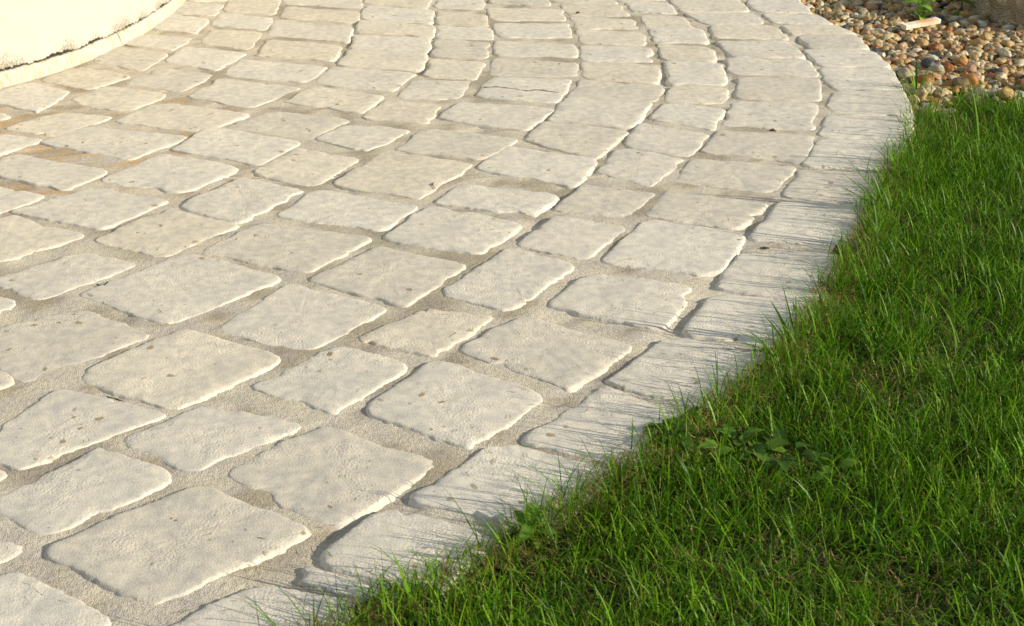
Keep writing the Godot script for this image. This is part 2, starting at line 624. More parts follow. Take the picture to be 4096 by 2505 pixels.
	slab(5, -173, -2721, 4, -2649, -55, -2529, -227, -2586)
	slab(5, -248, -2568, -80, -2495, -168, -2314, -325, -2386)
	slab(5, -351, -2351, -173, -2264, -221, -2160, -401, -2219)
	slab(5, -427, -2187, -240, -2121, -320, -1983, -499, -2059)
	slab(5, -531, -2050, -363, -1955, -495, -1790, -643, -1893)
	slab(5, -636, -1837, -516, -1746, -647, -1616, -774, -1743)
	# course 6 from the lawn
	slab(6, -218, -3995, -91, -3984, -80, -3826, -209, -3852)
	slab(6, -205, -3811, -73, -3756, -67, -3618, -197, -3655)
	slab(6, -196, -3632, -58, -3599, -55, -3480, -190, -3497)
	slab(6, -193, -3480, -61, -3450, -64, -3296, -189, -3316)
	slab(6, -191, -3280, -68, -3250, -89, -3097, -201, -3132)
	slab(6, -222, -3093, -99, -3083, -114, -2944, -250, -2953)
	slab(6, -270, -2925, -158, -2890, -178, -2766, -316, -2800)
	slab(6, -338, -2750, -211, -2711, -283, -2577, -395, -2654)
	slab(6, -427, -2595, -301, -2529, -362, -2374, -481, -2450)
	slab(6, -501, -2410, -379, -2348, -462, -2193, -584, -2271)
	slab(6, -607, -2252, -471, -2175, -561, -2041, -686, -2109)
	slab(6, -699, -2058, -594, -2009, -705, -1877, -803, -1944)
	slab(6, -822, -1912, -740, -1862, -788, -1757, -883, -1819)
	# course 7 from the lawn
	slab(7, -424, -3984, -238, -3974, -245, -3841, -409, -3893)
	slab(7, -412, -3862, -227, -3816, -217, -3664, -399, -3702)
	slab(7, -404, -3688, -213, -3632, -211, -3510, -398, -3563)
	slab(7, -398, -3528, -214, -3489, -216, -3351, -395, -3392)
	slab(7, -401, -3371, -214, -3331, -221, -3186, -409, -3223)
	slab(7, -425, -3208, -233, -3157, -273, -3005, -446, -3069)
	slab(7, -447, -3039, -287, -2956, -323, -2836, -492, -2918)
	slab(7, -514, -2842, -347, -2786, -410, -2654, -585, -2731)
	slab(7, -613, -2726, -424, -2631, -487, -2499, -664, -2586)
	slab(7, -683, -2559, -520, -2474, -592, -2340, -757, -2406)
	slab(7, -761, -2359, -612, -2294, -694, -2167, -866, -2242)
	slab(7, -865, -2224, -715, -2131, -826, -2012, -959, -2128)
	# course 8 from the lawn
	slab(8, -665, -4018, -447, -4007, -429, -3841, -638, -3898)
	slab(8, -625, -3857, -427, -3796, -423, -3677, -623, -3722)
	slab(8, -635, -3698, -429, -3613, -424, -3471, -622, -3523)
	slab(8, -616, -3471, -429, -3408, -441, -3273, -621, -3316)
	slab(8, -655, -3280, -447, -3210, -479, -3080, -667, -3136)
	slab(8, -669, -3097, -481, -3032, -562, -2878, -714, -2960)
	slab(8, -759, -2912, -562, -2821, -635, -2702, -823, -2775)
	slab(8, -867, -2731, -658, -2664, -740, -2529, -939, -2636)
	slab(8, -965, -2555, -764, -2462, -815, -2355, -1005, -2462)
	slab(8, -951, -2374, -841, -2322, -901, -2215, -1031, -2285)
	# course 9 from the lawn
	slab(9, -813, -3995, -668, -3974, -657, -3771, -793, -3806)
	slab(9, -798, -3786, -650, -3717, -651, -3581, -798, -3641)
	slab(9, -788, -3586, -651, -3550, -660, -3380, -789, -3446)
	slab(9, -817, -3396, -658, -3341, -700, -3179, -836, -3265)
	slab(9, -833, -3190, -699, -3143, -739, -3005, -882, -3062)
	slab(9, -917, -3042, -764, -2979, -828, -2845, -967, -2925)
	slab(9, -970, -2839, -847, -2804, -928, -2679, -1045, -2726)
	slab(9, -1037, -2685, -943, -2647, -1007, -2540, -1099, -2621)
	# course 10 from the lawn
	slab(10, -952, -4040, -819, -4029, -820, -3925, -933, -3941)
	slab(10, -943, -3925, -820, -3883, -816, -3751, -937, -3786)
	slab(10, -935, -3766, -821, -3698, -822, -3545, -950, -3604)
	slab(10, -945, -3531, -821, -3493, -847, -3375, -990, -3440)
	slab(10, -997, -3404, -850, -3333, -874, -3179, -1019, -3271)
	slab(10, -1032, -3212, -886, -3125, -951, -3019, -1082, -3090)
	slab(10, -1109, -3073, -994, -2995, -1016, -2845, -1161, -2937)
	slab(10, -1111, -2845, -1059, -2809, -1085, -2768, -1135, -2815)


# ==================================================================== wall
func build_wall() -> void:
	var pts: Array[Vector2] = []
	for i in foot_line.size() - 1:          # smooth the foot of the wall
		var p0 := foot_line[maxi(i - 1, 0)]
		var p3 := foot_line[mini(i + 2, foot_line.size() - 1)]
		for k in 16:
			pts.append(foot_line[i].cubic_interpolate(foot_line[i + 1], p0, p3, k / 16.0))
	pts.append(foot_line[foot_line.size() - 1])
	var out: Array[Vector2] = []
	var run := PackedFloat32Array()
	for i in pts.size():
		var d := (pts[mini(i + 1, pts.size() - 1)] - pts[maxi(i - 1, 0)]).normalized()
		out.append(Vector2(-d.y, d.x))
		run.append(0.0 if i == 0 else run[i - 1] + pts[i].distance_to(pts[i - 1]))
	var n := 512
	var a := noise_bytes(n, 301, 70, 3)
	var b := noise_bytes(n, 302, 8, 4)
	var c := noise_bytes(n, 303, 180, 2)
	var rgb := PackedByteArray()
	rgb.resize(n * n * 3)
	var hgt := PackedByteArray()
	hgt.resize(n * n)
	for i in n * n:
		var t := 1.0 + 0.035 * (b[i] / 255.0 - 0.5) + 0.03 * (a[i] / 255.0 - 0.5)
		rgb[i * 3] = int(clampf(193 * t, 0, 255))
		rgb[i * 3 + 1] = int(clampf(187 * t, 0, 255))
		rgb[i * 3 + 2] = int(clampf(171 * t, 0, 255))
		hgt[i] = int(clampf(128 + 70 * (a[i] / 255.0 - 0.5) + 60 * (c[i] / 255.0 - 0.5), 0, 255))
	var m := StandardMaterial3D.new()
	m.albedo_texture = tex(n, rgb, Image.FORMAT_RGB8)
	m.heightmap_enabled = true
	m.heightmap_texture = tex(n, hgt, Image.FORMAT_L8)
	m.heightmap_scale = 0.12
	m.roughness = 0.95
	m.vertex_color_use_as_albedo = true
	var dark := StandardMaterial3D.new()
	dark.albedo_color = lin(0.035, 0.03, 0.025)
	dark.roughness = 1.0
	var root := Node3D.new()
	put(root, "rendered_wall", self)
	tag(root, "curved cream rendered wall with a ragged crack above its low plinth", "wall")
	# the lower lip of the crack and the ragged upper lip
	var lip := func(s: float) -> float: return 0.0335 + 0.0030 * warp.get_noise_2d(s * 1.2, 4.0) + 0.0022 * grit.get_noise_2d(s * 1.1, 8.0)
	var gap := func(s: float) -> float: return clampf(0.0026 + 0.0078 * warp.get_noise_2d(s * 1.0, 17.0) + 0.005 * grit.get_noise_2d(s * 0.9, 2.0), 0.0004, 0.0080)
	# profile rows: (which lip it follows, height, push outwards)
	wall_sheet("plinth", root, m, pts, out, run, func(s: float, r: int) -> Vector2:
		return [Vector2(0.004, -0.05), Vector2(0.0045, -0.004), Vector2(0.0035, 0.01), Vector2(0.002, 0.024), Vector2(0.001, lip.call(s) - 0.004), Vector2(-0.0015, lip.call(s)), Vector2(-0.035, lip.call(s) - 0.004)][r], 7, 0)
	wall_sheet("crack_shade_strip", root, dark, pts, out, run, func(s: float, r: int) -> Vector2:  # recessed strip, coloured near-black to stand in for shade inside the gap
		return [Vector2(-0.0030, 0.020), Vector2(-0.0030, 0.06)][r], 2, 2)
	wall_sheet("wall_face", root, m, pts, out, run, func(s: float, r: int) -> Vector2:
		var y: float = lip.call(s) + gap.call(s)
		return [Vector2(-0.035, y + 0.001), Vector2(-0.0005, y), Vector2(0.0012, y + 0.0020), Vector2(0.0012, y + 0.004), Vector2(0.0012, y + 0.006), Vector2(0.0010, y + 0.008), Vector2(0.0008, y + 0.010), Vector2(0.0008, y + 0.0125), Vector2(0.0006, y + 0.015), Vector2(0.0004, y + 0.018), Vector2(0.0002, y + 0.021), Vector2(0.0, y + 0.025), Vector2(0, y + 0.03), Vector2(0, y + 0.036), Vector2(0, y + 0.045), Vector2(0, y + 0.06), Vector2(0, 0.12), Vector2(0, 0.2), Vector2(0, 0.4), Vector2(0, 1.0), Vector2(0, 2.4), Vector2(-0.25, 2.4), Vector2(-0.25, -0.05)][r], 23, 1)
	# a hairline crack down the plinth that runs on into the joint of the paving
	var line := PackedVector3Array()
	for p in [Vector3(-0.9865, 0.034, -3.409), Vector3(-0.9835, 0.024, -3.411), Vector3(-0.9815, 0.012, -3.415), Vector3(-0.9775, 0.000, -3.423)]:
		line.append(p + Vector3(0.0, 0, 0))
	piece("hairline_crack", ribbon(line, 0.0016), dark, root)


func wall_sheet(called: String, root: Node3D, m: Material, pts: Array[Vector2], out: Array[Vector2], run: PackedFloat32Array, shape: Callable, rowsn: int, style: int) -> void:
	var v := PackedVector3Array()
	var uv := PackedVector2Array()
	var col := PackedColorArray()
	var idx := PackedInt32Array()
	var steps := 12
	var count := (pts.size() - 1) * steps + 1
	for i in count:
		var k := mini(i / steps, pts.size() - 2)
		var t := float(i - k * steps) / steps
		var p := pts[k].lerp(pts[k + 1], t)
		var o := out[k].lerp(out[k + 1], t).normalized()
		var s := lerpf(run[k], run[k + 1], t)
		var up := 0.0
		var last := Vector2.ZERO
		for r in rowsn:
			var w: Vector2 = (shape as Callable).call(s, r)
			if r:
				up += w.distance_to(last)
			last = w
			var q := p + o * (w.x + 0.0002 * soft.get_noise_2d(s, w.y))
			v.append(Vector3(q.x, w.y, q.y))
			uv.append(Vector2(s, up) / 0.6)
			var tint := Color.WHITE
			if style == 1 and w.y < 0.2:    # mildew along the lower rim of the render
				var rise: float = w.y - float((shape as Callable).call(s, 1).y)
				var moss := smoothstep(0.0, 0.55, warp.get_noise_2d(s * 0.8, 31.0) * 0.8 + 0.8 * nick.get_noise_2d(s, w.y) + 0.30 - rise * 22.0)
				tint = tint.lerp(Color(0.36, 0.35, 0.27), moss * 0.75)
			if style == 0:                  # rusty washes on the plinth
				var rust := smoothstep(0.25, 0.55, grit.get_noise_2d(s * 0.7 + 5.0, w.y * 0.8)) * 0.8
				tint = tint.lerp(Color(0.95, 0.70, 0.30), rust)
				tint = tint.lerp(Color(0.82, 0.74, 0.62), 0.5 * smoothstep(0.1, 0.5, warp.get_noise_2d(s * 2.0 + 5.0, w.y * 2.0)))
			col.append(tint)
	for i in count - 1:
		for r in rowsn - 1:
			var a := i * rowsn + r
			idx.append_array(PackedInt32Array([a, a + 1, a + rowsn, a + 1, a + rowsn + 1, a + rowsn]))
	piece(called, arrays_mesh(v, uv, idx, col), m, root)


func ribbon(line: PackedVector3Array, wide: float) -> ArrayMesh:
	# a thin three-sided strip along a line
	var v := PackedVector3Array()
	var idx := PackedInt32Array()
	for i in line.size():
		var d := (line[mini(i + 1, line.size() - 1)] - line[maxi(i - 1, 0)]).normalized()
		var a := d.cross(Vector3.UP)
		if a.length() < 0.3:
			a = d.cross(Vector3.RIGHT)
		a = a.normalized()
		var b := a.cross(d).normalized()
		var w := wide * (0.35 if i == 0 or i == line.size() - 1 else 0.8 + 0.4 * sin(i * 2.3))
		for k in 3:
			v.append(line[i] + (a * cos(TAU * k / 3.0) + b * sin(TAU * k / 3.0)) * w * 0.5)
	for i in line.size() - 1:
		for k in 3:
			var p := i * 3 + k
			var q := i * 3 + (k + 1) % 3
			idx.append_array(PackedInt32Array([p, q, p + 3, q, q + 3, p + 3]))
	return arrays_mesh(v, PackedVector2Array(), idx)


# ==================================================================== gravel
func pebble_mesh(k: int) -> ArrayMesh:
	var n := FastNoiseLite.new()
	n.seed = 400 + k
	n.frequency = 0.75
	var v := PackedVector3Array()
	var idx := PackedInt32Array()
	var uv := PackedVector2Array()
	var rings := 8
	var segs := 12
	for r in rings + 1:
		for s in segs + 1:
			var th := PI * r / rings
			var ph := TAU * (s % segs) / segs
			var d := Vector3(sin(th) * cos(ph), cos(th), sin(th) * sin(ph))
			var w := 1.0 + 0.50 * n.get_noise_3dv(d * 1.6) + 0.16 * n.get_noise_3dv(d * 4.0)
			if k % 3 == 1:      # some are knocked flat on a side
				w = minf(w, 0.80 / maxf(0.05, d.dot(Vector3(0.6, 0.5, 0.62).normalized())))
			if k % 3 == 2:
				w = minf(w, 0.74 / maxf(0.05, d.dot(Vector3(-0.5, 0.75, 0.4).normalized())))
			v.append(d * 0.5 * w)
			uv.append(Vector2(float(s) / segs, float(r) / rings))
	for r in rings:
		for s in segs:
			var a := r * (segs + 1) + s
			idx.append_array(PackedInt32Array([a, a + 1, a + segs + 1, a + 1, a + segs + 2, a + segs + 1]))
	var m := arrays_mesh(v, uv, idx)
	return m


func build_gravel() -> void:
	var n := 256
	var a := noise_bytes(n, 501, 9, 4)
	var b := noise_bytes(n, 502, 60, 3)
	var rgb := PackedByteArray()
	rgb.resize(n * n * 3)
	for i in n * n:
		var t := 1.0 + 0.5 * (a[i] / 255.0 - 0.5) + 0.3 * (b[i] / 255.0 - 0.5)
		rgb[i * 3] = int(clampf(205 * t, 0, 255))
		rgb[i * 3 + 1] = int(clampf((205 + 12 * (a[i] / 255.0 - 0.5)) * t, 0, 255))
		rgb[i * 3 + 2] = int(clampf((190 - 40 * (a[i] / 255.0 - 0.5)) * t, 0, 255))
	var mott := tex(n, rgb, Image.FORMAT_RGB8)
	var tints := [lin(0.66, 0.42, 0.17), lin(0.74, 0.56, 0.33), lin(0.58, 0.27, 0.07), lin(0.84, 0.72, 0.52), lin(0.50, 0.41, 0.30), lin(0.07, 0.075, 0.09), lin(0.60, 0.36, 0.22), lin(0.40, 0.15, 0.035), lin(0.86, 0.82, 0.72), lin(0.28, 0.20, 0.10), lin(0.64, 0.44, 0.20)]
	var mats := []
	for t in tints:
		var m := StandardMaterial3D.new()
		m.albedo_texture = mott
		m.albedo_color = t
		m.uv1_triplanar = true
		m.uv1_world_triplanar = true
		m.uv1_scale = Vector3.ONE * 14.0
		m.roughness = 0.55
		m.metallic_specular = 0.45
		mats.append(m)
	# soil under the pebbles
	var soil := StandardMaterial3D.new()
	soil.albedo_texture = mott
	soil.albedo_color = lin(0.12, 0.075, 0.04)
	soil.uv1_triplanar = true
	soil.uv1_world_triplanar = true
	soil.uv1_scale = Vector3.ONE * 5.0
	soil.roughness = 1.0
	var v := PackedVector3Array()
	var idx := PackedInt32Array()
	var nx := 60
	var nz := 60
	for j in nz + 1:
		for i in nx + 1:
			var z := lerpf(-6.0, -2.60, float(j) / nz)
			var x := edge_x(z) - 0.02 + 3.2 * float(i) / nx
			v.append(Vector3(x, gravel_y(x, z), z))
	for j in nz:
		for i in nx:
			var q := j * (nx + 1) + i
			idx.append_array(PackedInt32Array([q, q + 1, q + nx + 1, q + 1, q + nx + 2, q + nx + 1]))
	var bed := piece("gravel_bed", arrays_mesh(v, PackedVector2Array(), idx), soil)
	tag(bed, "bed of mixed tan and cream pebbles beyond the lawn", "", "", "structure")
	var shapes := []
	for k in 9:
		shapes.append(pebble_mesh(k))
	var made := 0
	var rest := []
	for pass_n in 3:
		var step: float = [0.021, 0.023, 0.026][pass_n]
		var z := -2.80
		while z > -5.4:
			var x := edge_x(z) + 0.012
			var far_x := 2.5
			while x < far_x:
				var p := Vector2(x + rng.randf_range(-0.4, 0.4) * step, z + rng.randf_range(-0.4, 0.4) * step)
				x += step
				var near := grass_line(p.x)
				if p.y > near + rng.randf_range(-0.06, 0.03):
					continue
				if p.x < edge_x(p.y) + 0.011:
					continue
				if pass_n == 2 and rng.randf() < 0.45:
					continue
				var size := rng.randf_range(0.014, 0.026) if pass_n < 2 else rng.randf_range(0.012, 0.034) * (1.1 if p.y > -3.25 else 0.9)
				if pass_n == 2 and rng.randf() < 0.10:
					size *= 1.25
				var basis := Basis.from_euler(Vector3(rng.randf_range(-0.35, 0.35), rng.randf() * TAU, rng.randf_range(-0.35, 0.35))).scaled_local(Vector3(size * rng.randf_range(1.0, 1.5), size * rng.randf_range(0.55, 0.95), size * rng.randf_range(0.7, 1.1)))
				var y: float = gravel_y(p.x, p.y) + [0.002, 0.009, 0.015][pass_n] + size * 0.12 + rng.randf_range(-0.003, 0.003)
				var pick := rng.randf()
				var tint := 0
				var sum := 0.0
				for k in 11:
					sum += [0.15, 0.17, 0.06, 0.13, 0.10, 0.05, 0.09, 0.05, 0.05, 0.06, 0.09][k]
					if pick < sum:
						tint = k
						break
				var t := Transform3D(basis, Vector3(p.x, y, p.y))
				var in_view: bool = p.y > -4.0 and p.x < -p.y * 0.40 + 0.02
				rest.append([t, tint, pass_n, size if in_view and pass_n == 2 else 0.0])
			z -= step
	rest.sort_custom(func(p: Array, q: Array) -> bool: return p[3] * (1.0 / -p[0].origin.z) > q[3] * (1.0 / -q[0].origin.z))
	var left := []
	for r in rest:
		if made < 290 and r[3] > 0.0:
			var o := piece("pebble", shapes[rng.randi() % shapes.size()], mats[r[1]], bed)
			o.transform = r[0]
			made += 1
		else:
			left.append(r)
	var under := StandardMaterial3D.new()
	under.albedo_texture = mott
	under.vertex_color_use_as_albedo = true
	under.uv1_triplanar = true
	under.uv1_world_triplanar = true
	under.uv1_scale = Vector3.ONE * 14.0
	under.roughness = 0.6
	for k in 3:
		var mm := MultiMesh.new()
		mm.transform_format = MultiMesh.TRANSFORM_3D
		mm.use_colors = true
		mm.mesh = shapes[k * 3 + 1] if k else shapes[0]
		var mine := []
		for i in left.size():
			if i % 3 == k:
				mine.append(left[i])
		mm.instance_count = mine.size()
		for i in mine.size():
			mm.set_instance_transform(i, mine[i][0])
			var c: Color = tints[mine[i][1]]
			mm.set_instance_color(i, c.srgb_to_linear())
		var o := MultiMeshInstance3D.new()
		o.multimesh = mm
		o.material_override = under
		put(o, "small_pebbles", bed)
		o.set_meta("kind", "stuff")


func gravel_y(x: float, z: float) -> float:
	return -0.032 + 0.010 * soft.get_noise_2d(x * 0.7, z * 0.7) - 0.02 * smoothstep(-2.95, -2.6, z) - 0.012 * smoothstep(-3.9, -4.6, z)


func grass_line(x: float) -> float:   # where lawn gives way to gravel
	return -2.90 - 0.10 * clampf((x - 0.95) / 0.25, 0.0, 1.0) - 0.25 * clampf((x - 1.2) / 0.8, 0.0, 1.0) + 0.05 * sin(x * 23.0) + 0.02 * sin(x * 61.0)


# ==================================================================== lawn
class Blades:
	var v := PackedVector3Array()
	var idx := PackedInt32Array()
	var col := PackedColorArray()
	func blade(r: RandomNumberGenerator, at: Vector3, az: float, lean: float, bend: float, tall: float, wide: float, low: Color, high: Color, cut: bool, segs: int = 4) -> void:
		var fwd := Vector3(cos(az), 0, sin(az))
		var twist := r.randf_range(-0.9, 0.9)
		var side := Vector3(-sin(az + twist), 0, cos(az + twist))
		var p := at
		var first := v.size()
		if cut:
			segs += 1
		var was := 0.0
		for k in segs + 1:
			var t := float(k) / segs
			if cut:
				t = float(k) / (segs - 1) * 0.94 if k < segs else 1.0
			var ang := lean + bend * t * t
			p += (fwd * sin(ang) + Vector3.UP * cos(ang)) * tall * (t - was)
			was = t
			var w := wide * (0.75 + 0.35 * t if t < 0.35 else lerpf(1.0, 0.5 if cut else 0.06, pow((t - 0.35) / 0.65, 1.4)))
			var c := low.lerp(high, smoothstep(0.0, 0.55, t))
			if cut and k == segs:
				c = Color(0.42, 0.30, 0.13)
			v.append(p - side * w * 0.5)
			v.append(p + side * w * 0.5)
			col.append(c)
			col.append(c)
		for k in segs:
			var a := first + k * 2
			idx.append_array(PackedInt32Array([a, a + 1, a + 2, a + 1, a + 3, a + 2]))


func green() -> Color:
	var k := rng.randf()
	var c := Color(0.055, 0.145, 0.007).lerp(Color(0.180, 0.350, 0.010), pow(k, 1.1))
	if rng.randf() < 0.12:
		c = c.lerp(Color(0.22, 0.26, 0.025), 0.5)
	if rng.randf() < 0.22:
		c = Color(0.040, 0.120, 0.014).lerp(c, 0.3)
	return c


func straw() -> Color:
	return Color(0.44, 0.29, 0.12).lerp(Color(0.20, 0.10, 0.04), rng.randf())


func tuft(blades: int, spread: float, short: float, tall: float, fat: float, dead: float, sway := Vector2.ZERO) -> ArrayMesh:
	var b := Blades.new()
	for k in blades:
		var at := Vector3(rng.randfn(0, spread), 0, rng.randfn(0, spread))
		var az := rng.randf() * TAU
		var lean := absf(rng.randfn(0.0, 0.42))
		var bend := rng.randf_range(0.0, 1.3)
		var h := rng.randf_range(short, tall)
		if sway != Vector2.ZERO and rng.randf() < 0.55:
			az = atan2(sway.y, sway.x) + rng.randfn(0, 0.5)
			lean = rng.randf_range(0.05, 0.7)
			bend = rng.randf_range(0.1, 0.8)
		var w := rng.randf_range(0.0010, 0.0021) * fat
		if rng.randf() < dead:
			var s := straw()
			b.blade(rng, at, az, lean + 0.5, bend, h * 0.55, w * 0.7, s, s.lerp(Color(0.5, 0.38, 0.2), 0.4), false, 3)
		else:
			var g := green()
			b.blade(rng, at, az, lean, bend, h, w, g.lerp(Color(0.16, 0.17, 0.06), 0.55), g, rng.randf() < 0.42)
	return arrays_mesh(b.v, PackedVector2Array(), b.idx, b.col)


var grass_mat: StandardMaterial3D
func build_lawn() -> void:
	grass_mat = StandardMaterial3D.new()
	grass_mat.vertex_color_use_as_albedo = true
	grass_mat.roughness = 0.42
	grass_mat.metallic_specular = 0.30
	grass_mat.cull_mode = BaseMaterial3D.CULL_DISABLED
	grass_mat.backlight_enabled = true
	grass_mat.backlight = Color(0.72, 0.84, 0.22)
	# the soil and thatch under the grass
	var n := 512
	var a := noise_bytes(n, 601, 40, 4)
	var b := noise_bytes(n, 602, 120, 3)
	var rgb := PackedByteArray()
	rgb.resize(n * n * 3)
	for i in n * n:
		var k := a[i] / 255.0
		var l := b[i] / 255.0
		rgb[i * 3] = int(clampf(36 + 60 * k * l, 0, 255))
		rgb[i * 3 + 1] = int(clampf(32 + 50 * k * l, 0, 255))
		rgb[i * 3 + 2] = int(clampf(16 + 22 * k * l, 0, 255))
	var soil := StandardMaterial3D.new()
	soil.albedo_texture = tex(n, rgb, Image.FORMAT_RGB8)
	soil.uv1_triplanar = true
	soil.uv1_world_triplanar = true
	soil.uv1_scale = Vector3.ONE * 3.0
	soil.roughness = 1.0
	var v := PackedVector3Array()
	var idx := PackedInt32Array()
	var nx := 60
	var nz := 90
	for j in nz + 1:
		for i in nx + 1:
			var z := lerpf(-3.35, 0.3, float(j) / nz)
			var x := edge_x(z) - 0.03 + 3.6 * pow(float(i) / nx, 1.5)
			v.append(Vector3(x, lawn_y(x, z), z))
	for j in nz:
		for i in nx:
			var q := j * (nx + 1) + i
			idx.append_array(PackedInt32Array([q, q + 1, q + nx + 1, q + 1, q + nx + 2, q + nx + 1]))
	var bed := piece("lawn_soil", arrays_mesh(v, PackedVector2Array(), idx), soil)
	tag(bed, "dark thatch and soil beneath the lawn", "", "", "structure")

	# short dense turf
	var spots := []
	for k in 6:
		spots.append([])
	var z := -0.72
	while z > -3.25:
		var step := 0.0128 if z > -2.0 else 0.0145
		var x0 := edge_x(z) - 0.002
		var x1 := -z * 0.40 + 0.62
		var x := x0
		while x < x1:
			var p := Vector2(x + rng.randf_range(-0.6, 0.6) * step, z + rng.randf_range(-0.6, 0.6) * step)
			x += step
			var off := p.x - edge_x(p.y)
			if off < -0.001:
				continue
			var over := grass_line(p.x) - p.y          # > 0 is out on the gravel
			if over > rng.randf_range(-0.14, 0.05):
				continue
			var thin := soft.get_noise_2d(p.x * 0.8, p.y * 0.8) * 0.5 + warp.get_noise_2d(p.x * 0.6, p.y * 0.6) * 0.5
			thin += bare(p)
			if rng.randf() < smoothstep(0.05, 0.55, thin) * 0.55 - 0.02:
				continue
			spots[rng.randi() % 6].append([p, thin, off])
		z -= step * 0.95
	var total := 0
	for k in 6:
		var mm := MultiMesh.new()
		mm.transform_format = MultiMesh.TRANSFORM_3D
		mm.use_colors = true
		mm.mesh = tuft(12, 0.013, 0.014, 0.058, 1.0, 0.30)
		mm.instance_count = spots[k].size()
		total += spots[k].size()
		for i in spots[k].size():
			var p: Vector2 = spots[k][i][0]
			var thin: float = spots[k][i][1]
			var s := rng.randf_range(0.78, 1.22)
			var hs := s * clampf(1.0 - thin * 0.7, 0.6, 1.35) * (1.0 - 0.12 * (1.0 - smoothstep(0.01, 0.05, spots[k][i][2])))
			mm.set_instance_transform(i, Transform3D(Basis(Vector3.UP, rng.randf() * TAU).scaled(Vector3(s, hs, s)), Vector3(p.x, lawn_y(p.x, p.y) - 0.002, p.y)))
			var y := 1.0 + 0.25 * soft.get_noise_2d(p.x * 2.0 + 4.0, p.y * 2.0)
			mm.set_instance_color(i, Color(y * rng.randf_range(0.85, 1.15), y, y * rng.randf_range(0.8, 1.1)))
		lawn_part(mm, "lawn_turf")
	# dead brown blades and clippings lying in the thatch
	var dead := []
	for k in 4:
		dead.append([])
	for i in 9000:
		var pz := rng.randf_range(-3.1, -0.72)
		var px := rng.randf_range(edge_x(pz) + 0.002, -pz * 0.40 + 0.3)
		if rng.randf() > 0.17 + bare(Vector2(px, pz)) * 1.5 + 0.5 * soft.get_noise_2d(px * 0.8, pz * 0.8):
			continue
		dead[rng.randi() % 4].append(Vector2(px, pz))
	for i in 1300:                          # clippings and roots along the stone edge
		var pz := rng.randf_range(-2.9, -0.75)
		var o := edge_turn(pz) * rng.randf_range(0.0, 0.028)
		dead[rng.randi() % 4].append(Vector2(edge_x(pz) + o.x, pz + o.y))
	for k in 4:
		var b3 := Blades.new()
		for i in 5:
			var s := straw()
			b3.blade(rng, Vector3(rng.randfn(0, 0.008), 0.004 + 0.006 * rng.randf(), rng.randfn(0, 0.008)), rng.randf() * TAU, rng.randf_range(1.0, 1.5), rng.randf_range(-0.8, 0.6), rng.randf_range(0.012, 0.032), rng.randf_range(0.0010, 0.0022), s, s.lerp(Color(0.48, 0.33, 0.16), 0.5), false, 3)
		scatter(dead[k], arrays_mesh(b3.v, PackedVector2Array(), b3.idx, b3.col), "lawn_thatch")
	# a few clippings blown onto the stones
	var cut := Blades.new()
	for i in 240:
		var pz := rng.randf_range(-3.6, -0.95)
		var back := absf(rng.randfn(0.0, 0.16)) if i < 170 else rng.randf_range(0.0, 1.5)
		var c := straw() if rng.randf() < 0.6 else green()
		cut.blade(rng, Vector3(edge_x(pz) - 0.015 - back, 0.0022, pz), rng.randf() * TAU, rng.randf_range(1.45, 1.6), 0.1, rng.randf_range(0.005, 0.018), rng.randf_range(0.0008, 0.0016), c, c, false, 3)
	var clip := piece("grass_clippings", arrays_mesh(cut.v, PackedVector2Array(), cut.idx, cut.col), grass_mat)
	tag(clip, "dry grass clippings strewn on the path stones", "clippings", "", "stuff")
	# longer, wider blades through it, and the fringe that leans over the path
	var long := []
	for k in 3:
		long.append([])
	for i in 1500:
		var pz := rng.randf_range(-3.05, -0.75)
		var px := rng.randf_range(edge_x(pz) + 0.01, -pz * 0.40 + 0.3)
		if pz < grass_line(px):
			continue
		long[rng.randi() % 3].append(Vector2(px, pz))
	for k in 3:
		var b2 := Blades.new()
		for i in 3:
			var g := green()
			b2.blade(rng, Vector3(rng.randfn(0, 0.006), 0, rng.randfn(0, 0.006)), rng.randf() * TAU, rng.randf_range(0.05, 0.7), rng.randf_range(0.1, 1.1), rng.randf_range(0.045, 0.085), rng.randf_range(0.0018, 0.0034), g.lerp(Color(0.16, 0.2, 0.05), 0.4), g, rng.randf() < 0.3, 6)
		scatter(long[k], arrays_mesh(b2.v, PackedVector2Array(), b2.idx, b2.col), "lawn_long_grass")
	var fringe := []
	for k in 4:
		fringe.append([])
	var fz := -0.75
	while fz > -3.05:
		fz -= rng.randf_range(0.004, 0.024)
		if soft.get_noise_2d(fz * 2.0, 3.0) > 0.30:
			continue
		var o := edge_turn(fz) * rng.randf_range(0.004, 0.03)
		fringe[rng.randi() % 4].append(Vector2(edge_x(fz) + o.x, fz + o.y))
	for k in 4:
		scatter_at(fringe[k], tuft(5, 0.009, 0.035, 0.095, 0.72, 0.05, Vector2(-1, -0.1)), "lawn_fringe", 0.45)


func bare(p: Vector2) -> float:      # worn spots by the path where brown thatch shows
	var b := 0.0
	for s in [Vector3(0.25, -1.44, 0.07), Vector3(0.33, -1.41, 0.06), Vector3(0.385, -1.385, 0.04), Vector3(0.50, -1.62, 0.05), Vector3(0.98, -2.80, 0.06)]:
		b = maxf(b, 0.85 * (1.0 - smoothstep(0.4, 1.0, p.distance_to(Vector2(s.x, s.y)) / s.z)))
	return b * smoothstep(0.015, 0.04, p.x - edge_x(p.y))


func lawn_y(x: float, z: float) -> float:
	return -0.022 + 0.006 * soft.get_noise_2d(x * 0.6, z * 0.6) + 0.019 * (1.0 - smoothstep(0.012, 0.08, x - edge_x(z))) * smoothstep(-2.9, -2.2, z)


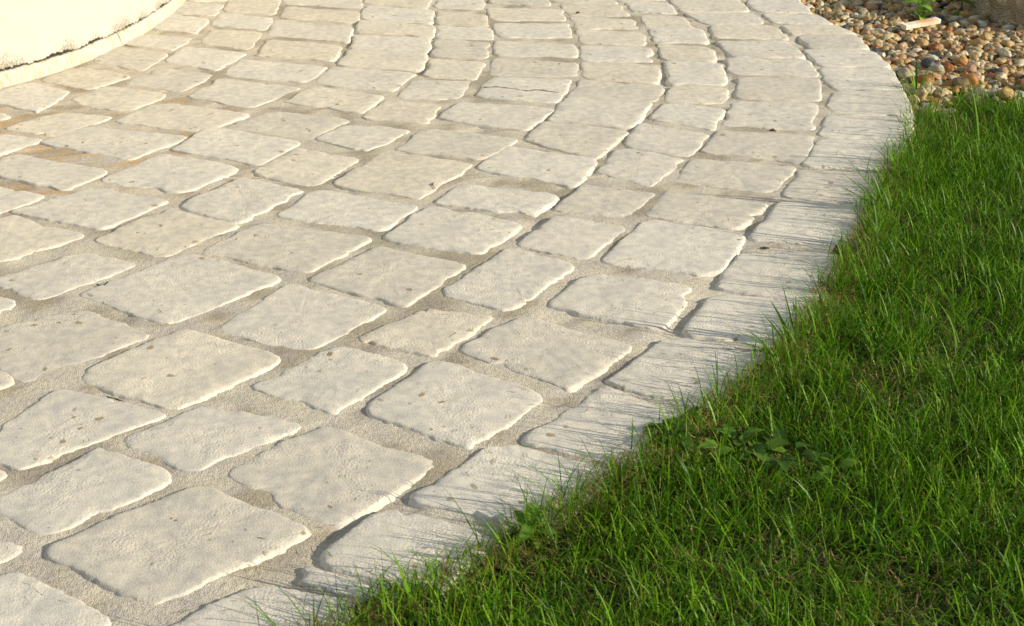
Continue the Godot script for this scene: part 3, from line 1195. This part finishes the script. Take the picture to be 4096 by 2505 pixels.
var n_lawn := 0
func lawn_part(mm: MultiMesh, called: String) -> void:
	var o := MultiMeshInstance3D.new()
	o.multimesh = mm
	o.material_override = grass_mat
	put(o, called, self)
	var what: String = {"lawn_thatch": "dead brown blades and clippings lying between the grass", "lawn_turf": "short dense green turf of the lawn", "lawn_long_grass": "longer green blades standing up through the lawn", "lawn_fringe": "uncut grass blades leaning over the edge of the path"}[called]
	tag(o, what, "grass", "grass of the lawn", "stuff")


func scatter(at: Array, mesh: Mesh, called: String) -> void:
	scatter_at(at, mesh, called, PI)


func scatter_at(at: Array, mesh: Mesh, called: String, turn: float) -> void:
	var mm := MultiMesh.new()
	mm.transform_format = MultiMesh.TRANSFORM_3D
	mm.use_colors = true
	mm.mesh = mesh
	mm.instance_count = at.size()
	for i in at.size():
		var p: Vector2 = at[i]
		var s := rng.randf_range(0.75, 1.2)
		mm.set_instance_transform(i, Transform3D(Basis(Vector3.UP, rng.randf_range(-turn, turn)).scaled(Vector3.ONE * s), Vector3(p.x, lawn_y(p.x, p.y) - 0.002, p.y)))
		var y := rng.randf_range(0.85, 1.2)
		mm.set_instance_color(i, Color(y, y, y * 0.95))
	lawn_part(mm, called)


# ==================================================================== things
func build_rock_and_tile() -> void:
	var n := FastNoiseLite.new()
	n.seed = 77
	n.frequency = 1.0
	n.fractal_octaves = 5
	var v := PackedVector3Array()
	var idx := PackedInt32Array()
	var col := PackedColorArray()
	var rings := 60
	var segs := 90
	for r in rings + 1:
		for s in segs + 1:
			var th := PI * r / rings
			var ph := TAU * (s % segs) / segs
			var d := Vector3(sin(th) * cos(ph), cos(th), sin(th) * sin(ph))
			var w := 1.0 + 0.22 * n.get_noise_3dv(d * 1.3) + 0.10 * n.get_noise_3dv(d * 5.0)
			for cutp in [Vector4(-1.0, 0.2, 0.05, 0.84), Vector4(0.62, 0.35, 0.75, 0.80), Vector4(-0.25, 1.0, 0.1, 0.50), Vector4(-0.9, 0.4, -0.3, 0.8), Vector4(-0.15, -0.75, 0.7, 0.80)]:
				var nn := Vector3(cutp.x, cutp.y, cutp.z).normalized()
				var k := d.dot(nn)
				if k > 0.05:
					w = minf(w, cutp.w * (1.0 + 0.10 * n.get_noise_3dv(d * 3.0)) / k)
			var p := d * w * Vector3(0.42, 0.27, 0.32)
			v.append(p)
			var t := 0.5 + 0.9 * n.get_noise_3dv(d * 3.5)
			var lich := smoothstep(0.05, 0.35, n.get_noise_3dv(d * 8.0 + Vector3(5, 0, 0)))
			var c := Color(0.56, 0.47, 0.32).lerp(Color(0.36, 0.29, 0.19), clampf(t, 0, 1))
			c = c.lerp(Color(0.76, 0.67, 0.47), lich * 0.9)
			col.append(c)
	for r in rings:
		for s in segs:
			var a := r * (segs + 1) + s
			idx.append_array(PackedInt32Array([a, a + 1, a + segs + 1, a + 1, a + segs + 2, a + segs + 1]))
	var m := StandardMaterial3D.new()
	m.vertex_color_use_as_albedo = true
	m.roughness = 0.95
	var b := noise_bytes(512, 701, 50, 4)
	m.heightmap_enabled = true
	m.heightmap_texture = tex(512, b, Image.FORMAT_L8)
	m.heightmap_scale = 1.6
	m.uv1_triplanar = true
	m.uv1_scale = Vector3.ONE * 3.0
	var rock := piece("boulder", arrays_mesh(v, PackedVector2Array(), idx, col), m)
	rock.position = Vector3(1.665, 0.080, -3.90)
	rock.rotation_degrees = Vector3(4, 14, 3)
	tag(rock, "rough tan boulder lying on the pebbles behind the gravel bed", "rock")

	# a broken strip of whitish tile lying on the pebbles
	var st := SurfaceTool.new()
	st.begin(Mesh.PRIMITIVE_TRIANGLES)
	var t := Node3D.new()
	put(t, "broken_tile", self)
	tag(t, "rust streaked whitish strip of broken tile lying on the pebbles", "tile")
	t.position = Vector3(1.088, 0.003, -3.640)
	t.rotation = Vector3(0.12, 0.46, 0.05)
	var tv := PackedVector3Array()
	var tc := PackedColorArray()
	var ti := PackedInt32Array()
	var cuts := 24
	var ring := 8
	for i in cuts + 1:
		var x := lerpf(-0.058, 0.058, float(i) / cuts)
		var rag := 0.0022 * grit.get_noise_2d(x, 5.0) + 0.002 * warp.get_noise_2d(x * 3.0, 1.0)
		var shape := [Vector2(-0.0055, 0.011), Vector2(-0.0065, 0.0098), Vector2(-0.0065, -0.0098), Vector2(-0.0055, -0.011), Vector2(0.0045, -0.011), Vector2(0.0055, -0.0098), Vector2(0.0055, 0.0098), Vector2(0.0045, 0.011)]
		for k in ring:
			var q: Vector2 = shape[k]
			var y := q.x + (rag if q.x < 0 else rag * 0.3)
			tv.append(Vector3(x, y, q.y + rag * 0.7))
			var rust := smoothstep(0.0, 0.3, 0.32 - absf(x - 0.012) / 0.15 + 0.3 * grit.get_noise_2d(x * 1.5, q.y + q.x)) * (1.0 if q.x > 0 and q.y < 0 else 0.6 if q.x > 0 else 0.15)
			tc.append(Color(0.80, 0.72, 0.56).lerp(Color(0.72, 0.24, 0.01), rust))
	for i in cuts:
		for k in ring:
			var p := i * ring + k
			var q := i * ring + (k + 1) % ring
			ti.append_array(PackedInt32Array([p, q, p + ring, q, q + ring, p + ring]))
	for e in [0, cuts]:
		for k in range(1, ring - 1):
			ti.append_array(PackedInt32Array([e * ring, e * ring + k, e * ring + k + 1]))
	var tm := StandardMaterial3D.new()
	tm.vertex_color_use_as_albedo = true
	tm.roughness = 0.8
	piece("tile_strip", arrays_mesh(tv, PackedVector2Array(), ti, tc), tm, t)


func leaf_mesh(long: float, wide: float, fold: float, droop: float, tooth: float) -> ArrayMesh:
	var v := PackedVector3Array()
	var idx := PackedInt32Array()
	var n := 8
	for i in n + 1:
		var t := float(i) / n
		var w := wide * 0.5 * pow(sin(PI * pow(t, 0.75)), 0.8) if i > 0 and i < n else 0.0004
		w *= 1.0 + tooth * (1.0 if i % 2 == 0 else -1.0)
		var y := -droop * t * t * long
		v.append(Vector3(t * long, y + fold * w, -w))
		v.append(Vector3(t * long, y, 0))
		v.append(Vector3(t * long, y + fold * w, w))
	for i in n:
		var a := i * 3
		idx.append_array(PackedInt32Array([a, a + 1, a + 3, a + 1, a + 4, a + 3, a + 1, a + 2, a + 4, a + 2, a + 5, a + 4]))
	return arrays_mesh(v, PackedVector2Array(), idx)


func leaf_material(c: Color) -> StandardMaterial3D:
	var m := StandardMaterial3D.new()
	m.albedo_color = c
	m.roughness = 0.7
	m.metallic_specular = 0.2
	m.cull_mode = BaseMaterial3D.CULL_DISABLED
	m.backlight_enabled = true
	m.backlight = Color(0.4, 0.5, 0.2)
	return m


func weed(called: String, at: Vector3, leaves: int, long: float, wide: float, rise: float, spread: float, m: Material, label: String, stem_tall := 0.0) -> void:
	var o := Node3D.new()
	put(o, called, self)
	o.position = at
	tag(o, label, "weed")
	var stem_m := leaf_material(lin(0.10, 0.14, 0.03))
	if stem_tall > 0.0:
		var line := PackedVector3Array()
		for k in 6:
			line.append(Vector3(0.012 * sin(k * 1.1), stem_tall * k / 5.0, 0.01 * k / 5.0))
		piece("stem", ribbon(line, 0.004), stem_m, o)
	for k in leaves:
		var az := TAU * k * 0.382 + rng.randf_range(-0.3, 0.3)
		var s := rng.randf_range(0.7, 1.15)
		var l := piece("leaf", leaf_mesh(long * s, wide * s, rng.randf_range(0.1, 0.5), rng.randf_range(0.1, 0.6), 0.08), m, o)
		var y: float = stem_tall * rng.randf_range(0.06, 1.0) if stem_tall > 0.0 else rng.randf_range(0.004, 0.02)
		l.position = Vector3(cos(az) * spread * rng.randf(), y, -sin(az) * spread * rng.randf())
		l.rotation = Vector3(rng.randf_range(-0.4, 0.4), az, rise + rng.randf_range(-0.3, 0.3))


func build_weeds() -> void:
	var dark := leaf_material(lin(0.045, 0.090, 0.016))
	var mid := leaf_material(lin(0.085, 0.160, 0.020))
	var bright := leaf_material(lin(0.24, 0.40, 0.04))
	weed("broadleaf_weed", Vector3(0.196, -0.006, -1.458), 13, 0.034, 0.019, 0.25, 0.012, dark, "dark crinkled broadleaf weed overlapping the path edge beside bare thatch")
	weed("broadleaf_weed", Vector3(0.022, -0.006, -1.252), 9, 0.026, 0.015, 0.45, 0.008, mid, "small round leaved weed alone at the path edge near the bottom of the photo")
	weed("broadleaf_weed", Vector3(0.275, -0.010, -1.440), 20, 0.030, 0.016, 0.35, 0.040, mid, "loose patch of oval weed leaves over brown thatch, right of the crinkled weed")
	weed("broadleaf_weed", Vector3(0.315, -0.010, -1.410), 15, 0.025, 0.016, 0.2, 0.040, dark, "flat dark leaved weed mat sunk in the turf beside the oval leaved patch")
	weed("broadleaf_weed", Vector3(0.385, -0.012, -1.385), 9, 0.019, 0.012, 0.3, 0.030, mid, "small scattered weed leaves deep in the turf, farthest right of the weeds")
	weed("shrub_seedling", Vector3(1.115, -0.02, -3.755), 24, 0.050, 0.016, 0.5, 0.010, bright, "bright green upright seedling growing in the shaded pebbles behind the broken tile", 0.13)
	weed("shrub_seedling", Vector3(1.245, -0.02, -3.84), 24, 0.050, 0.018, 0.3, 0.010, mid, "darker green seedling half hidden in shade left of the boulder", 0.14)


func edge_tuft(at: Vector3, label: String, blades: Array) -> void:
	# blades: [azimuth, lean, bend, length, width]
	var o := Node3D.new()
	put(o, "grass_tuft", self)
	o.position = Vector3(at.x, lawn_y(at.x, at.z) - 0.004, at.z)
	tag(o, label, "grass tuft")
	for b in blades:
		var s := Blades.new()
		var g := green()
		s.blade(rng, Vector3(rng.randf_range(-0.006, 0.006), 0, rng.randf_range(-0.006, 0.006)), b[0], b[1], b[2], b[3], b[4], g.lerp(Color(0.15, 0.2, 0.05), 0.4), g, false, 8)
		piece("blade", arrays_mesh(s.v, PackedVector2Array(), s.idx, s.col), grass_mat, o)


func build_tufts() -> void:
	# azimuth 0 points right, PI left, -PI/2 away, +PI/2 towards the camera
	edge_tuft(Vector3(0.735, -0.025, -2.51), "tuft with one long dark blade reaching left over the path, farthest along the lawn edge", [[PI - 0.1, 0.75, 0.5, 0.125, 0.005], [PI - 0.25, 0.6, 0.5, 0.09, 0.005], [PI + 0.2, 0.5, 0.4, 0.085, 0.004], [PI - 0.4, 0.4, 0.5, 0.075, 0.004], [PI, 0.9, 0.3, 0.08, 0.004], [-2.3, 0.3, 0.4, 0.07, 0.004]])
	edge_tuft(Vector3(0.655, -0.025, -2.25), "densest tuft sprawling left in a fan over the path edge", [[PI + 0.15, 0.80, 0.25, 0.160, 0.006], [PI + 0.05, 0.62, 0.2, 0.16, 0.006], [PI - 0.05, 1.0, 0.2, 0.12, 0.006], [PI + 0.25, 0.75, 0.3, 0.11, 0.006], [PI - 0.3, 0.8, 0.3, 0.10, 0.006], [PI + 0.2, 1.05, 0.1, 0.10, 0.005], [PI - 0.2, 0.95, 0.3, 0.10, 0.005], [PI - 0.1, 0.6, 0.5, 0.09, 0.004], [PI + 0.3, 0.4, 0.4, 0.085, 0.005], [PI - 0.3, 0.5, 0.4, 0.08, 0.004], [PI + 0.1, 1.0, 0.2, 0.08, 0.004], [-2.6, 0.3, 0.3, 0.08, 0.004], [PI, 0.3, 0.5, 0.075, 0.004]])
	edge_tuft(Vector3(0.596, -0.025, -2.08), "tuft of tall blades with one broad blade slanting right over the lawn", [[-0.15, 0.75, 0.15, 0.125, 0.006], [PI + 0.3, 0.35, 0.2, 0.13, 0.005], [PI + 0.1, 0.45, 0.2, 0.12, 0.004], [PI - 0.2, 0.25, 0.2, 0.10, 0.005], [-2.0, 0.2, 0.3, 0.09, 0.004], [PI, 0.6, 0.4, 0.08, 0.004]])
	edge_tuft(Vector3(0.492, -0.022, -1.90), "small tuft leaning from the chipped corner of a path edge stone", [[PI - 0.1, 0.5, 0.4, 0.085, 0.004], [PI + 0.2, 0.6, 0.3, 0.08, 0.004], [PI, 0.25, 0.2, 0.085, 0.005], [-0.5, 0.3, 0.2, 0.075, 0.004], [PI - 0.4, 0.7, 0.3, 0.06, 0.003]])
	edge_tuft(Vector3(0.392, -0.022, -1.72), "upright tuft of stiff blades standing on the path edge at mid lawn", [[PI, 0.12, 0.1, 0.115, 0.005], [PI + 0.4, 0.25, 0.15, 0.105, 0.005], [0.2, 0.08, 0.1, 0.095, 0.004], [PI - 0.3, 0.42, 0.2, 0.09, 0.006], [0.5, 0.2, 0.2, 0.085, 0.004], [PI + 0.2, 0.6, 0.2, 0.07, 0.004]])
	edge_tuft(Vector3(0.362, -0.020, -1.70), "blades lying almost flat over the path just below the upright tuft", [[PI - 0.1, 1.15, 0.4, 0.085, 0.004], [PI + 0.15, 0.95, 0.4, 0.07, 0.004], [PI - 0.35, 0.7, 0.3, 0.075, 0.004]])
	edge_tuft(Vector3(0.918, -0.030, -3.02), "pale green tuft at the corner where path, gravel and lawn meet", [[PI, 0.35, 0.3, 0.085, 0.005], [-1.8, 0.15, 0.2, 0.10, 0.006], [-0.4, 0.25, 0.2, 0.09, 0.005], [0.3, 0.4, 0.2, 0.08, 0.005], [PI + 0.5, 0.2, 0.2, 0.08, 0.005], [0.0, 0.1, 0.1, 0.07, 0.005]])
	edge_tuft(Vector3(0.925, -0.035, -2.60), "single tall broad grass blade rising in front of the pebbles", [[-2.7, 0.16, 0.25, 0.165, 0.005], [-0.8, 0.4, 0.4, 0.08, 0.005]])
	edge_tuft(Vector3(0.86, -0.035, -2.74), "thin stalks of grass standing against the pebbles", [[-1.6, 0.1, 0.1, 0.15, 0.003], [-0.6, 0.22, 0.15, 0.14, 0.003], [PI, 0.1, 0.15, 0.13, 0.003], [0.0, 0.3, 0.2, 0.10, 0.003]])
	edge_tuft(Vector3(-0.098, -0.020, -1.128), "two thick dark blades standing at the path edge nearest the camera", [[PI, 0.22, 0.15, 0.085, 0.0042], [PI - 0.3, 0.35, 0.2, 0.07, 0.003], [PI + 0.4, 0.15, 0.15, 0.06, 0.003], [0.2, 0.2, 0.2, 0.055, 0.003]])
	edge_tuft(Vector3(0.0, -0.020, -1.208), "tuft with two arching blades bowed left over the path", [[PI, 0.75, 0.8, 0.085, 0.003], [PI - 0.15, 0.85, 0.4, 0.085, 0.003], [PI + 0.2, 0.2, 0.2, 0.07, 0.003], [PI, 0.35, 0.3, 0.075, 0.003]])
	edge_tuft(Vector3(0.20, -0.020, -1.445), "thin straight blades sprouting through the crinkled weed", [[PI + 0.3, 0.3, 0.25, 0.085, 0.0028], [PI, 0.4, 0.25, 0.085, 0.0028], [PI - 0.2, 0.2, 0.2, 0.075, 0.0028], [PI + 0.1, 0.5, 0.3, 0.07, 0.0028]])


func scrap(called: String, label: String, category: String, c: Color, line: Array, wide: float) -> void:
	var l := PackedVector3Array()
	for p in line:
		l.append(p - line[0])
	var m := StandardMaterial3D.new()
	m.albedo_color = c
	m.roughness = 0.8
	var o := piece(called, ribbon(l, wide), m)
	o.position = line[0]
	tag(o, label, category)


func build_litter() -> void:
	scrap("leaf_scrap", "tiny dark blue scrap caught in a joint at the left of the path", "scrap", lin(0.02, 0.025, 0.07), [Vector3(-0.636, 0.001, -1.925), Vector3(-0.631, -0.002, -1.922), Vector3(-0.625, -0.001, -1.923), Vector3(-0.618, 0.005, -1.925)], 0.006)
	scrap("twig", "curled brown twig on the edge of a stone mid path", "twig", lin(0.10, 0.06, 0.03), [Vector3(-0.143, 0.002, -2.385), Vector3(-0.146, 0.003, -2.374), Vector3(-0.142, 0.002, -2.362), Vector3(-0.139, 0.001, -2.350)], 0.003)
	scrap("twig", "thin dark twig in the joint at the lower left", "twig", lin(0.05, 0.04, 0.03), [Vector3(-0.530, -0.004, -1.575), Vector3(-0.512, -0.004, -1.566), Vector3(-0.492, -0.005, -1.556)], 0.003)
	scrap("seed", "dark seed lying on a pale stone near the top of the path", "seed", lin(0.05, 0.03, 0.02), [Vector3(0.174, 0.003, -3.758), Vector3(0.180, 0.005, -3.760), Vector3(0.186, 0.004, -3.765)], 0.007)
	scrap("twig", "black crumb of twig on the shadowed joint by the lawn", "twig", lin(0.03, 0.03, 0.03), [Vector3(0.404, -0.001, -2.076), Vector3(0.411, 0.0, -2.073), Vector3(0.420, 0.0, -2.072)], 0.004)
	scrap("leaf_scrap", "reddish brown leaf crumb in the joint near the far lawn edge", "scrap", lin(0.16, 0.07, 0.03), [Vector3(0.527, -0.002, -2.712), Vector3(0.534, 0.001, -2.709), Vector3(0.541, -0.002, -2.706)], 0.006)
	# hairline cracks that run over the stones and along joints
	var m := StandardMaterial3D.new()
	m.albedo_color = lin(0.05, 0.045, 0.04)
	m.roughness = 1.0
	for path in [
		[Vector3(-0.978, 0.000, -3.422), Vector3(-0.95, -0.003, -3.408), Vector3(-0.896, -0.005, -3.387), Vector3(-0.850, -0.005, -3.366), Vector3(-0.822, -0.005, -3.398)],
		[Vector3(-0.068, 0.0012, -3.026), Vector3(-0.030, 0.0014, -3.028), Vector3(0.002, 0.0014, -3.012), Vector3(0.032, 0.0014, -2.995), Vector3(0.058, 0.0012, -3.005), Vector3(0.105, 0.0010, -2.983)],
		[Vector3(-0.172, -0.001, -1.196), Vector3(-0.155, 0.000, -1.186), Vector3(-0.137, 0.000, -1.171), Vector3(-0.109, 0.0, -1.154), Vector3(-0.088, 0.0, -1.142)]]:
		var l := PackedVector3Array()
		for i in path.size() - 1:
			for k in 4:
				var p: Vector3 = path[i].lerp(path[i + 1], k / 4.0)
				l.append(p + Vector3(0.0022 * grit.get_noise_2d(p.x * 2.0, p.z), 0, 0.003 * grit.get_noise_2d(p.z * 2.0, p.x + 3.0)))
		l.append(path[path.size() - 1])
		piece("hairline_crack", ribbon(l, 0.0022), m, pavement)
